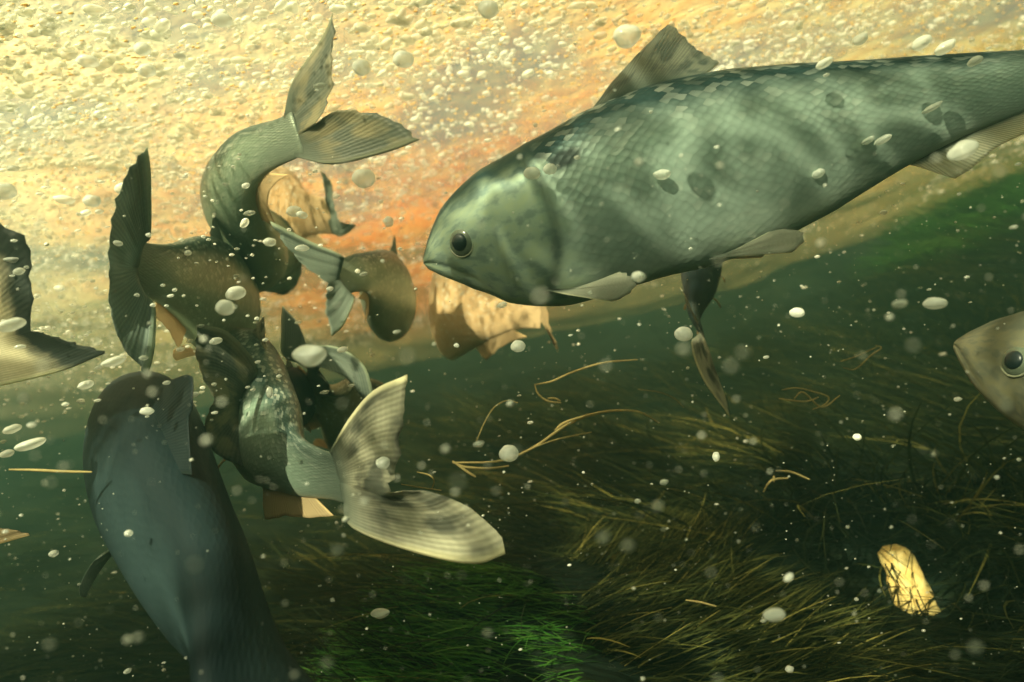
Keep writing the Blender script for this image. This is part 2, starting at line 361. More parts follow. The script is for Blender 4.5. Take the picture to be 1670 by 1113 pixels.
def finmat(name, c1, c2, clearness=0.25, blotch=None, margin=None, joint=(.13, .16, .125)):
    m = N(name)
    uv = m.n('UVMap', uv_map='uv').outputs[0]
    sp = m.n('SeparateXYZ', {0: uv}); u, v = sp.outputs[0], sp.outputs[1]
    wob = m.n('TexNoise', {'Vector': uv, 'Scale': 5.0, 'Detail': 3.0}).outputs[0]
    ry = m.math('SINE', m.math('ADD', m.math('MULTIPLY', u, 260.0), m.math('MULTIPLY', wob, 3.0)))
    ray = m.rng(ry, -0.9, 0.9, 0.5, 0.85)
    seg = m.rng(m.math('SINE', m.math('MULTIPLY', v, 120.0)), -1, 1, 0.8, 1.0)
    col = m.mix(m.math('MULTIPLY', ray, seg), c1, c2)
    pale = m.rng(m.math('ABSOLUTE', m.math('SUBTRACT', u, 0.5)), 0.455, 0.497, 0.0, 0.75, True)
    col = m.mix(pale, col, c4(min(1, c2[0]*1.8), min(1, c2[1]*1.75), min(1, c2[2]*1.5)))
    if blotch:
        bn = m.n('TexNoise', {'Vector': m.n('Mapping', {'Vector': uv, 'Scale': (5, 2.2, 1)}).outputs[0], 'Scale': 1.0, 'Detail': 3.0}).outputs[0]
        bl = m.math('MULTIPLY', m.math('MULTIPLY', m.rng(bn, 0.42, 0.60, 0.0, 0.85, True), m.rng(v, 0.15, 0.42, 0.0, 1.0)), m.math('SUBTRACT', 1.0, pale))
        col = m.mix(bl, col, blotch)
    col = m.mix(m.rng(v, 0.04, 0.38, 0.97, 0.0, True), col, c4(*joint))
    if margin:
        col = m.mix(m.rng(m.math('ADD', v, m.math('MULTIPLY', wob, 0.3)), 0.72, 0.95, 0.0, 0.95, True), col, margin)
    bump = m.n('Bump', {'Height': ray, 'Strength': 0.5, 'Distance': 0.0006})
    d = m.n('BsdfPrincipled', {'Base Color': col, 'Roughness': 0.45, 'Specular IOR Level': 0.12, 'Normal': bump.outputs[0]})
    t = m.n('BsdfTranslucent', {'Color': col})
    s1 = m.n('MixShader', {0: 0.4, 1: d.outputs[0], 2: t.outputs[0]})
    tr = m.n('BsdfTransparent', {'Color': c4(.95, .95, .9)})
    f = m.math('MULTIPLY', m.math('SUBTRACT', 1.0, ray), clearness)
    f = m.math('MULTIPLY', m.math('MULTIPLY_ADD', v, clearness*0.25, f), m.rng(v, 0.1, 0.4, 0.0, 1.0))
    return m.done(m.n('MixShader', {0: f, 1: s1.outputs[0], 2: tr.outputs[0]}).outputs[0])
def plain(name, col, rough=0.3, spec=0.5):
    m = N(name)
    tc = m.n('TexCoord').outputs['Object']
    nn = m.n('TexNoise', {'Vector': tc, 'Scale': 700.0, 'Detail': 3.0}).outputs[0]
    cc = m.mix(nn, c4(*[x*0.75 for x in col]), c4(*[min(1, x*1.25) for x in col]))
    return m.done(m.n('BsdfPrincipled', {'Base Color': cc, 'Roughness': rough, 'Specular IOR Level': spec}).outputs[0])
SK_main = skin('silver_green_skin', (0.022, 0.048, 0.048), (0.35, 0.45, 0.375), (0.48, 0.56, 0.46), 0.40, 0.38, 0.09)
SK_grey = skin('grey_green_skin', (0.06, 0.10, 0.085), (0.27, 0.36, 0.27), (0.46, 0.47, 0.34))
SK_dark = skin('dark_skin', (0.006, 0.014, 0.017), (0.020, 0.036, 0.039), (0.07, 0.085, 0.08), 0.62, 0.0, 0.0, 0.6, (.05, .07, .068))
SK_haze_tan = skin('haze_tan_skin', (0.35, 0.25, 0.13), (0.60, 0.42, 0.22), (0.70, 0.52, 0.30), 0.5, 0.1, joint=(.46, .34, .19))  # tan of the golden haze put into the skin colour of distant fish
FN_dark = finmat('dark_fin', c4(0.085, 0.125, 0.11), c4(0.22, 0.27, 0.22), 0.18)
FN_blot = finmat('blotched_fin', c4(0.28, 0.27, 0.19), c4(0.52, 0.49, 0.35), 0.16, c4(0.05, 0.055, 0.045))
FN_pale = finmat('pale_fin', c4(0.28, 0.29, 0.22), c4(0.52, 0.52, 0.41), 0.35)
FN_tan = finmat('tan_fin', c4(0.34, 0.25, 0.13), c4(0.58, 0.44, 0.25), 0.30, joint=(.46, .34, .19))
FN_grey = finmat('grey_fin', c4(0.09, 0.12, 0.10), c4(0.34, 0.36, 0.28), 0.45, c4(0.05, 0.08, 0.075))
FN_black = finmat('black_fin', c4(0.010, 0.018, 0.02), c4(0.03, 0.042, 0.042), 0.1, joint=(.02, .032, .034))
SK_face = skin('brown_grey_skin', (0.07, 0.08, 0.06), (0.19, 0.19, 0.135), (0.32, 0.29, 0.20), 0.45, 0.15)
FN_clear = finmat('thin_fin', c4(0.34, 0.36, 0.27), c4(0.62, 0.62, 0.50), 0.75)
FN_mot = finmat('mottled_fin', c4(0.045, 0.062, 0.055), c4(0.13, 0.145, 0.11), 0.16, c4(0.24, 0.22, 0.13))
SK_tan2 = skin('brown_skin', (0.12, 0.13, 0.09), (0.34, 0.33, 0.21), (0.45, 0.40, 0.26), 0.5, 0.1)
FN_edge = finmat('dark_edged_fin', c4(0.48, 0.43, 0.28), c4(0.70, 0.63, 0.42), 0.12, None, c4(0.03, 0.045, 0.045))
M_iris = plain('iris', (0.13, 0.155, 0.11), 0.15)
M_rim = plain('eye_rim', (0.30, 0.31, 0.21), 0.3)
M_pupil = plain('pupil', (0.012, 0.022, 0.024), 0.3)

TOP = [(0, .010), (.02, .030), (.06, .062), (.12, .096), (.2, .126), (.3, .148), (.4, .153), (.5, .146), (.6, .128), (.7, .104), (.8, .080), (.9, .060), (.95, .052), (1, .050)]
BOT = [(0, .012), (.02, .032), (.06, .066), (.12, .100), (.2, .130), (.3, .152), (.4, .160), (.5, .154), (.6, .134), (.7, .102), (.8, .074), (.9, .054), (.95, .047), (1, .045)]
WID = [(0, .008), (.02, .020), (.06, .038), (.12, .053), (.2, .064), (.35, .069), (.5, .062), (.7, .040), (.8, .027), (.88, .0165), (.94, .0100), (.97, .0072), (1, .0030)]
class Spine:
    def __init__(s, pts, ups, n, spec=None):
        P = catmull(pts, 60); U = catmull(ups, 60)
        s.p, s.L = resample(P, n); s.n = n
        s.u = [Vector(U[min(60, int(round(60*i/n)))]) for i in range(n+1)]
        if spec:                            # the tail stalk swings into line with the tail fin it carries
            k = int(.84*n); p0 = s.p[k].copy(); no = at(*spec['notch']); ax = at(*spec['tip_u']) - at(*spec['tip_l'])
            end = s.p[n].copy(); dr = (no - p0).normalized(); ln = (end - p0).length
            for i in range(k, n+1):
                f = (i-k)/(n-k); w_ = smooth(0, 1, f)
                s.p[i] = s.p[i].lerp(p0 + dr*ln*f, w_*.9)
            t = (s.p[n]-s.p[n-4]).normalized(); ax = (ax - t*ax.dot(t)).normalized()
            for i in range(int(.7*n), n+1):
                s.u[i] = s.u[i].normalized().lerp(ax, smooth(.7, .97, i/n))
        s.t, s.s = [], []
        for i in range(n+1):
            t = (s.p[min(i+1, n)] - s.p[max(i-1, 0)]).normalized()
            u = (s.u[i] - t*s.u[i].dot(t)).normalized(); s.u[i] = u
            s.t.append(t); s.s.append(t.cross(u))
    def fr(s, a):
        i = min(s.n, max(0, int(round(a*s.n)))); return s.p[i], s.t[i], s.u[i], s.s[i]
def fin(name, base, edge, mat, parent, org, nv=12, thick=0.0009, curl=None, label=None):
    """base and edge: point lists of the same length; rays run from base to edge"""
    n = len(base); V, uv = [], []
    for j in range(nv+1):
        v = j/nv
        for i in range(n):
            p = base[i].lerp(edge[i], v)
            if curl is not None: p = p + curl*math.sin(v*math.pi)
            V.append(p - org); uv.append((i/(n-1), v))
    nrm = []
    for j in range(nv+1):
        for i in range(n):
            a = V[j*n+min(i+1, n-1)] - V[j*n+max(i-1, 0)]; b = V[min(j+1, nv)*n+i] - V[max(j-1, 0)*n+i]
            c = a.cross(b); nrm.append(c.normalized() if c.length > 1e-12 else Vector((0, 0, 1)))
    K = len(V); W = []
    for sgn in (1, -1):
        for q in range(K):
            j, i = divmod(q, n); v = j/nv; e = min(i, n-1-i)/(n-1)
            th = thick*(1.15-v)*(1+1.2*max(0, 1-e*25))*(1 if 0 < i < n-1 else 0.3)
            W.append(V[q] + nrm[q]*th*sgn*0.5)
    Fc = []
    for j in range(nv):
        for i in range(n-1):
            a, b, c, d = j*n+i, j*n+i+1, (j+1)*n+i+1, (j+1)*n+i
            Fc.append((a, b, c, d)); Fc.append((K+a, K+d, K+c, K+b))
    rim = [i for i in range(n)] + [j*n+n-1 for j in range(1, nv+1)] + [nv*n+i for i in range(n-2, -1, -1)] + [j*n for j in range(nv-1, 0, -1)]
    for a, b in zip(rim, rim[1:]+rim[:1]): Fc.append((a, K+a, K+b, b))
    o = link(name, mesh(name, W, Fc, uv=uv+uv), mat, parent)
    if label: o['label'] = label
    return o
def tail(sp, spec, mat, parent, org, root=0.982, flesh=1.0, curl=None, label=None, n=36, nv=16, hs=1.0):
    """spec: tip_u, lead_u, trail_u, notch, trail_l, tip_l, lead_l - outline points of the two lobes (lead: root to tip, trail: tip to notch)"""
    p, t, u, sd = sp.fr(root); L = sp.L; rd = proj(p)[2]
    G = [[None]*(n+1) for _ in range(nv+1)]
    notch = at(*spec['notch'])
    for tip, lead, trail, sg in ((spec['tip_u'], spec.get('lead_u', []), spec.get('trail_u', []), 1), (spec['tip_l'], spec.get('lead_l', []), spec.get('trail_l', []), -1)):
        tipw = at(*tip); h = lerp(TOP if sg > 0 else BOT, root)*L*0.96*hs
        b1 = p + u*h*sg
        def lift(P, d0, d1):
            return [at(x, y, d0+(d1-d0)*(i+1)/(len(P)+1)) for i, (x, y) in enumerate(P)]
        lc, _ = resample(catmull([b1]+lift(lead, rd, tip[2])+[tipw], 40), nv)
        hn = n//2
        tcv, _ = resample(catmull([notch]+lift(trail[::-1] if sg > 0 else trail, spec['notch'][2], tip[2])+[tipw], 40), hn)
        dirn = (notch - p).normalized()
        for q_ in range(1, hn): tcv[q_] = tcv[q_] + dirn*L*random.gauss(0, 0.0035)
        for j in range(nv+1):
            v = j/nv
            for i in range(hn+1):
                k = i/hn
                B = p.lerp(b1, k); Tt = tcv[i]; Cc = p.lerp(notch, v); Lc = lc[j]
                q = B*(1-v)+Tt*v + Cc*(1-k)+Lc*k - (p*(1-k)*(1-v)+b1*k*(1-v)+notch*(1-k)*v+tipw*k*v)
                if curl is not None: q = q + curl*(v*(1-v)*4*k)
                q = q + sd*(0.004*L*math.sin(k*7+v*5)*v*k)
                G[j][hn-i if sg > 0 else hn+i] = q
    return gridfin('tail_fin', G, mat, parent, org, 0.0010, label, 1.15*lerp(WID, root)*L*flesh)
def gridfin(name, G, mat, parent, org, thick, label=None, flesh=0.0):
    nv = len(G)-1; n = len(G[0]); V = [p-org for r in G for p in r]
    uv = [(i/(n-1), j/nv) for j in range(nv+1) for i in range(n)]
    nrm = []
    for j in range(nv+1):
        for i in range(n):
            a = V[j*n+min(i+1, n-1)] - V[j*n+max(i-1, 0)]; b = V[min(j+1, nv)*n+i] - V[max(j-1, 0)*n+i]
            c = a.cross(b); nrm.append(c.normalized() if c.length > 1e-12 else AZ)
    K = len(V); W = []
    for sgn in (1, -1):
        for q in range(K):
            j, i = divmod(q, n); v = j/nv; e = min(i, n-1-i)/(n-1)
            th = thick*(1.2-v)*(1+1.0*max(0, 1-e*20))
            th += flesh*max(0, 1-v/.6)**1.2*math.sqrt(max(0, 1-(2*i/(n-1)-1)**2))
            W.append(V[q] + nrm[q]*th*sgn*0.5)
    Fc = []
    for j in range(nv):
        for i in range(n-1):
            a, b, c, d = j*n+i, j*n+i+1, (j+1)*n+i+1, (j+1)*n+i
            Fc.append((a, b, c, d)); Fc.append((K+a, K+d, K+c, K+b))
    rim = [i for i in range(n)] + [j*n+n-1 for j in range(1, nv+1)] + [nv*n+i for i in range(n-2, -1, -1)] + [j*n for j in range(nv-1, 0, -1)]
    for a, b in zip(rim, rim[1:]+rim[:1]): Fc.append((a, K+a, K+b, b))
    o = link(name, mesh(name, W, Fc, uv=uv+uv), mat, parent)
    if label: o['label'] = label
    return o

def fish(label, pts, ups, sk, fins, tl=None, hs=1.0, ws=1.0, n=110, k=44, eyes=True, tailmat=None,
         tcurl=None, dorsal=True, dors_edge=None, pect=None, pelv=None, anal=True, side_fins=True, dshift=0.0, dlean=0.0, eye_s=.080, eye_r=1.0, tlabel=None, hfun=None, bulge=0.16, belly=None):
    P = [at(*q) for q in pts]
    U = [cv(*q) for q in ups] if len(ups) == len(pts) else [cv(*ups[0])]*len(pts)
    sp = Spine(P, U, n, tl); L = sp.L
    org = sp.fr(0.4)[0]
    V, uv, mk = [], [], []
    for i in range(n+1):
        s = i/n; p, t, u, sd = sp.p[i], sp.t[i], sp.u[i], sp.s[i]
        hf = hs*(hfun(s) if hfun else 1.0)
        tp, bt, wd = lerp(TOP, s)*L*hf, lerp(BOT, s)*L*hf, lerp(WID, s)*L*ws*(hfun(s) if hfun else 1.0)
        for j in range(k):
            a = j/k*2*math.pi                             # 0 = belly, pi = back
            z = -math.cos(a); x = math.sin(a)
            hh = z*(tp if z > 0 else bt)
            wx = wd*math.copysign(abs(x)**(0.88 if z > 0 else 1.05), x)
            v = a/math.pi if a <= math.pi else 2-a/math.pi
            groove_shade, ins = 0.0, 0.0
            if s < 0.32:
                ge = 0.215 - 0.075*(v-0.52)**2*4            # gill cover edge
                if 0.10 < v < 0.84:
                    g = math.exp(-((s-ge)/0.0065)**2)*smooth(.10, .2, v)*smooth(.84, .74, v); ins += 0.0036*g; groove_shade = max(groove_shade, 0.5*g)
                    ins -= 0.0018*math.exp(-((s-ge+0.02)/0.016)**2)*smooth(.1, .3, v)*smooth(.84, .64, v)
                pe = 0.135 - 0.05*(v-0.5)
                if 0.12 < v < 0.6:
                    g = math.exp(-((s-pe)/0.005)**2)*smooth(.12, .2, v)*smooth(.6, .5, v); ins += 0.0025*g; groove_shade = max(groove_shade, 0.3*g)
                ml = 0.47 - 2.6*s                           # mouth, rising to the snout
                if s < 0.095:
                    g = math.exp(-((v-ml)/0.035)**2)*smooth(.095, .075, s); ins += 0.004*g; groove_shade = max(groove_shade, 0.35*g)
            q = p + u*hh + sd*wx
            q = q - (u*z + sd*x)*(ins*L)
            V.append(q-org); uv.append((s, v)); mk.append(groove_shade)
    a0 = len(V); V.append(sp.p[0]-sp.t[0]*0.006*L-org); uv.append((0, .5)); mk.append(0)
    V.append(sp.p[-1]+sp.t[-1]*0.004*L-org); uv.append((1, .5)); mk.append(0)
    Fc = [(i*k+j, i*k+(j+1) % k, (i+1)*k+(j+1) % k, (i+1)*k+j) for i in range(n) for j in range(k)]
    Fc += [(a0, (j+1) % k, j) for j in range(k)] + [(a0+1, n*k+j, n*k+(j+1) % k) for j in range(k)]
    root = link('fish', mesh('fish', V, Fc, uv=uv, attrs={'groove_shade': mk}), sk, loc=org)
    tag(root, label, 'fish', 'herring swimming in the stream')
    fd, fp = fins
    def surf(s, a):                                         # a point on the skin, a as above
        p, t, u, sd = sp.fr(s); z = -math.cos(a); x = math.sin(a)
        hf = hs*(hfun(s) if hfun else 1.0)
        return p + u*z*(lerp(TOP, s) if z > 0 else lerp(BOT, s))*L*hf + sd*x*lerp(WID, s)*L*ws*(hfun(s) if hfun else 1.0)
    if eyes:
        for sg in (1, -1):
            s = eye_s; a = math.pi*0.515
            c = surf(s, a*sg); p, t, u, sd = sp.fr(s); nr = (sd*sg*math.sin(a)*1.0 - t*0.22 + u*0.10).normalized()
            r = 0.0215*L*eye_r
            tx = (t - nr*t.dot(nr)).normalized(); ty = nr.cross(tx)
            def dome(name, rr, dep, off, mat, par):
                VV, FF = [], []
                for i in range(9):
                    f = i/8*math.pi/2
                    for j in range(24):
                        b = j/24*6.2832
                        VV.append(c - nr*off + (tx*math.cos(b)+ty*math.sin(b))*rr*math.cos(f) + nr*dep*math.sin(f) - org)
                FF = [(i*24+j, i*24+(j+1) % 24, (i+1)*24+(j+1) % 24, (i+1)*24+j) for i in range(8) for j in range(24)]
                return link(name, mesh(name, VV, FF), mat, par)
            e = dome('eye', r, r*0.42, r*0.18, M_iris, root)
            dome('pupil', r*0.60, r*0.26, -r*0.13, M_pupil, e)
            # bright ring round the eye
            VV, FF = [], []
            for i in range(32):
                b = i/32*6.2832; cc = c + (tx*math.cos(b)+ty*math.sin(b))*r*1.0 - nr*r*0.08
                dd = tx*math.cos(b)+ty*math.sin(b)
                for j in range(8):
                    g = j/8*6.2832; VV.append(cc + (dd*math.cos(g)+nr*math.sin(g))*r*0.07 - org)
            FF = [(i*8+j, i*8+(j+1) % 8, ((i+1) % 32)*8+(j+1) % 8, ((i+1) % 32)*8+j) for i in range(32) for j in range(8)]
            link('eye_rim', mesh('eye_rim', VV, FF), M_rim, e)
    if dorsal:
        base, edge = [], []
        for i in range(19):
            f = i/18; s = 0.31 + dshift + 0.155*f
            p, t, u, sd = sp.fr(s); b = surf(s, math.pi) - u*0.004*L
            hgt = lerp([(0, .010), (.12, .042), (.25, .070), (.34, .078), (.46, .060), (.62, .038), (.8, .024), (1, .012)], f)*L
            lean = lerp([(0, .02), (.2, .072), (.34, .085), (.6, .06), (1, .028)], f)*L
            base.append(b); edge.append(b + (u*math.cos(dlean) + sd*math.sin(dlean))*hgt*max(hs, .8) + t*lean)
        fin('dorsal_fin', base, edge, fd, root, org, 12, 0.0010*L/0.28)
    if anal:
        base, edge = [], []
        for i in range(17):
            f = i/16; s = 0.71 + 0.19*f
            p, t, u, sd = sp.fr(s); b = surf(s, 0) + u*0.004*L
            base.append(b); edge.append(b - u*lerp([(0, .012), (.12, .045), (.4, .028), (1, .02)], f)*L + t*lerp([(0, .02), (.2, .05), (1, .055)], f)*L)
        fin('anal_fin', base, edge, FN_clear if fp is FN_pale else fp, root, org, 8, 0.0008*L/0.28)
    if side_fins:
        for sg in (1, -1):
            for nm, s, a, ln, wdt, spread, dn in (('pectoral_fin', .185, .22, .115, .03, .26, .30), ('pelvic_fin', .405, .13, .12, .02, .22, .10)):
                p, t, u, sd = sp.fr(s)
                base, edge = [], []
                out = (t*1.0 - u*dn*0.55 + sd*sg*0.42)
                for i in range(13):
                    f = i/12; b = surf(s + wdt*f, a*math.pi*sg*(1-.12*f)) - sd*sg*0.002*L
                    d = (out + u*(f-0.35)*spread*6*0.35 ).normalized()
                    base.append(b); edge.append(b + d*ln*L*(0.45+0.55*math.sin(math.pi*(0.30+0.62*f))))
                fin(nm, base, edge, fp, root, org, 10, 0.0009*L/0.28, curl=sd*sg*0.006*L)
    if tl:
        tail(sp, tl, tailmat or fd, root, org, flesh=ws, hs=hs*(hfun(1.0) if hfun else 1.0), curl=(cv(*tcurl[:3])*tcurl[3] if tcurl else None), label=tlabel)
    return root

def lob(tu, lu, ru, no, rl, tl, ll): return dict(tip_u=tu, lead_u=lu, trail_u=ru, notch=no, trail_l=rl, tip_l=tl, lead_l=ll)
fish('largest silver-green fish crossing the upper right with its eye in view',
     [(696, 428, .362), (780, 392, .350), (905, 362, .340), (1042, 306, .335), (1203, 259, .332), (1370, 211, .33), (1528, 166, .33), (1670, 132, .33), (1780, 104, .33)],
     [(-.36, .93, .12), (-.32, .95, .10), (-.28, .96, .08), (-.26, .96, .06), (-.25, .96, .05), (-.25, .96, .05), (-.25, .96, .05), (-.25, .96, .05), (-.25, .96, .05)],
     SK_main, (FN_grey, FN_pale), lob((2010, -70, .33), [(1880, 30)], [(1930, 20)], (1880, 90, .33), [(1930, 150)], (2010, 230, .32), [(1880, 150)]), n=170, k=64, hfun=lambda s: 1.03-.17*smooth(.08, .32, s)-.09*smooth(.42, .75, s))
fish('greenish fish curling away at upper left, both tail lobes spread wide',
     [(470, 470, .74), (435, 425, .66), (395, 360, .55), (390, 290, .46), (425, 240, .42), (470, 225, .402)],
     [(.55, .3, .6), (.5, .4, .6), (-.2, .6, .7), (-.5, .7, .4), (-.5, .8, .3), (-.5, .85, .2)],
     SK_grey, (FN_dark, FN_tan), lob((541, 22, .395), [(478, 135), (520, 68)], [(543, 90), (541, 150)], (512, 205, .40), [(545, 183), (605, 184), (655, 205)], (684, 228, .385), [(545, 268), (630, 248)]), hs=.72, tailmat=FN_mot, side_fins=False)
fish('tan fish half hidden behind the curling greenish fish, dark fin edge behind it',
     [(400, 400, .95), (420, 370, .86), (450, 345, .76), (490, 345, .68), (530, 360, .63)], [(0.1, .98, .1)], SK_haze_tan, (FN_dark, FN_tan),
     lob((520, 278, .62), [(532, 320)], [(540, 300), (545, 330)], (550, 356, .625), [(558, 362)], (580, 368, .62), [(560, 385)]), dorsal=False, side_fins=False)
fish('olive fish turning away at centre left with its dark forked tail toward us',
     [(660, 515, .72), (648, 500, .66), (622, 472, .58), (592, 450, .50), (562, 440, .462)], [(.1, .98, .1)], SK_grey, (FN_dark, FN_tan),
     lob((440, 362, .45), [(560, 418), (500, 392)], [(455, 388), (495, 432)], (535, 462, .455), [(532, 500)], (540, 550, .45), [(578, 490), (560, 530)]), hs=.95, side_fins=False)
fish('olive fish at left heading away behind its tall upright tail fin',
     [(402, 512, .64), (382, 500, .575), (342, 480, .49), (292, 462, .405), (240, 440, .335)], [(0, 1, .05)], SK_grey, (FN_dark, FN_tan),
     lob((238, 240, .31), [(247, 380), (244, 300)], [(205, 285), (182, 370)], (178, 425, .312), [(180, 490), (200, 565)], (238, 614, .32), [(252, 500), (250, 560)]), hs=.9)
fish('pale fish at the left edge, only its spread dark-edged tail in view',
     [(-260, 640, .52), (-200, 620, .44), (-150, 600, .38), (-110, 585, .34), (-75, 570, .315)], [(-.1, .98, .2)], SK_haze_tan, (FN_blot, FN_tan),
     lob((-45, 345, .30), [(-80, 450)], [(10, 372), (46, 400), (52, 470)], (50, 540, .31), [(105, 553)], (168, 578, .30), [(-10, 630), (95, 607)]), tailmat=FN_edge)
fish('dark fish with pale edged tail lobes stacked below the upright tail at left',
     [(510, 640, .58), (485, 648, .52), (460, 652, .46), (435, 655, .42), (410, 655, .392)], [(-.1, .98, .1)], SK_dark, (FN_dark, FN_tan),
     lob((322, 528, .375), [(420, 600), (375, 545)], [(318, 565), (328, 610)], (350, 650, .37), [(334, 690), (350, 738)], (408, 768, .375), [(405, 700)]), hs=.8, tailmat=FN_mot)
fish('brown fish behind the big white bubble, dark leaf shaped tail lobe to its right',
     [(640, 720, .72), (610, 700, .66), (570, 668, .58), (530, 635, .52), (490, 605, .49)], [(.45, .85, .2)], SK_tan2, (FN_dark, FN_tan),
     lob((614, 655, .46), [(505, 575), (545, 565), (595, 595)], [(590, 645), (560, 615)], (515, 596, .475), [(500, 565), (485, 525)], (462, 498, .48), [(462, 580), (460, 540)]), dorsal=False)
fish('fish with the large pale mottled forked tail at lower centre',
     [(385, 560, .55), (400, 620, .48), (430, 690, .40), (478, 752, .335), (540, 792, .295)],
     [(.3, .8, .5), (.3, .8, .5), (.35, .8, .4), (.4, .85, .2), (.3, .95, .1)], SK_grey, (FN_blot, FN_tan),
     lob((662, 612, .275), [(545, 725), (600, 645)], [(655, 690), (650, 760)], (625, 808, .285), [(690, 800), (755, 822), (805, 868)], (822, 905, .27), [(575, 860), (680, 902), (770, 922)]), tailmat=FN_blot, hs=.85)
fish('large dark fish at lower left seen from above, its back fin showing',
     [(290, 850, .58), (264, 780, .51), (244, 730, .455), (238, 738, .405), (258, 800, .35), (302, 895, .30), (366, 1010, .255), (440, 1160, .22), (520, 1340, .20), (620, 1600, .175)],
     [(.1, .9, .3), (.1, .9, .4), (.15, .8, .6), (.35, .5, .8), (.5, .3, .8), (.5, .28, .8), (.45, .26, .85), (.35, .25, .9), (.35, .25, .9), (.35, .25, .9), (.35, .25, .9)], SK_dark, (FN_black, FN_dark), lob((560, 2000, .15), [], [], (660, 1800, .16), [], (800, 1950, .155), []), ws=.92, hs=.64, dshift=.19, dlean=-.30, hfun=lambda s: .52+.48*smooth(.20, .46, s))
fish('fish outside the left edge, only a tan fin tip in view low down',
     [(-420, 900, .5), (-330, 895, .46), (-240, 885, .42), (-150, 875, .39), (-80, 870, .37)], [(.1, .98, .1)], SK_dark, (FN_tan, FN_tan),
     lob((-10, 800, .36), [], [], (-30, 862, .365), [(10, 862)], (46, 875, .36), [(-20, 892)]), tailmat=FN_tan)
fish('grey fish at the right edge, only its blunt face and eye in view',
     [(1560, 562, .34), (1665, 590, .312), (1790, 615, .287), (2000, 650, .257), (2400, 740, .215), (3600, 900, .16)],
     [(.1, .98, .1)], SK_face, (FN_dark, FN_tan), lob((4300, 700, .14), [], [], (4050, 950, .15), [], (4300, 1300, .14), []), eye_s=.135, eye_r=1.25)
fish('orange tan fish directly below the head of the largest fish',
     [(770, 500, .92), (738, 503, .84), (735, 507, .75), (780, 510, .68), (835, 505, .635), (880, 495, .615)], [(-.05, 1, .05)], SK_haze_tan, (FN_tan, FN_tan),
     lob((905, 420, .61), [(890, 460)], [(895, 470)], (893, 508, .61), [(897, 535)], (909, 575, .61), [(882, 525), (898, 548)]), hs=1.05, eyes=False, side_fins=False)
fish('dark fish under the largest fish, one pale tail lobe hanging straight down',
     [(1150, 395, .64), (1144, 425, .58), (1138, 460, .535), (1132, 500, .50), (1128, 540, .475)], [(-.3, .6, .75)], SK_dark, (FN_dark, FN_tan),
     lob((1108, 470, .46), [], [], (1150, 555, .472), [(1163, 590), (1180, 640)], (1188, 680, .46), [(1128, 560), (1148, 622)]), hs=1.0, ws=1.25, tailmat=FN_blot)

# ------------------------------------------------------------------ bubbles
m = N('bubble')
tc = m.n('TexCoord').outputs['Object']
d = m.n('BsdfPrincipled', {'Base Color': c4(.92, .93, .84), 'Roughness': 0.08, 'Specular IOR Level': 0.8})
t = m.n('BsdfTranslucent', {'Color': c4(.97, .98, .86)})
film = m.n('MixShader', {0: .35, 1: d.outputs[0], 2: t.outputs[0]})
rim = m.rng(m.n('LayerWeight', {'Blend': 0.5}).outputs['Facing'], 0.15, 0.80, 0.50, 0.18)      # the film is clearer where it is seen face on
M_bub = m.done(m.n('MixShader', {0: rim, 1: film.outputs[0], 2: m.n('BsdfTransparent').outputs[0]}).outputs[0])
def ico(sub):
    import bmesh
    bm = bmesh.new(); bmesh.ops.create_icosphere(bm, subdivisions=sub, radius=1.0)
    V = np.array([tuple(v.co) for v in bm.verts]); Fc = [tuple(v.index for v in f.verts) for f in bm.faces]
    bm.free(); return V, Fc
I3, F3 = ico(3); I1, F1 = ico(1); I2, F2 = ico(2)
def lump(V, seed, amt):
    return np.array([tuple(Vector(v)*(1+amt*noise.noise(Vector(v)*1.3+Vector((seed*7.1, 0, 0))))) for v in V])
PROTO = []
for k in range(7):
    PROTO.append(mesh('bubble', lump(I3, k, 0.10+0.05*(k % 3)), F3)); PROTO[-1].materials.append(M_bub)
def bubble(p, rx, ry, rz, rot, label, group=None, proto=None):
    o = bpy.data.objects.new('bubble', PROTO[proto if proto is not None else random.randrange(7)]); C.objects.link(o)
    o.location = p; o.scale = (rx, ry, rz); o.rotation_euler = rot
    return tag(o, label, 'bubble', group)
def big(px, py, wpx, hpx, d, label, tilt=0.0):
    d = 0.10 + 0.75*d if d > .25 else d + .06
    bubble(at(px, py, d), wpx/2/F*d, wpx/2/F*d*0.9, hpx/2/F*d, (0, ROLL-tilt, 0), label, 'large drifting bubbles')
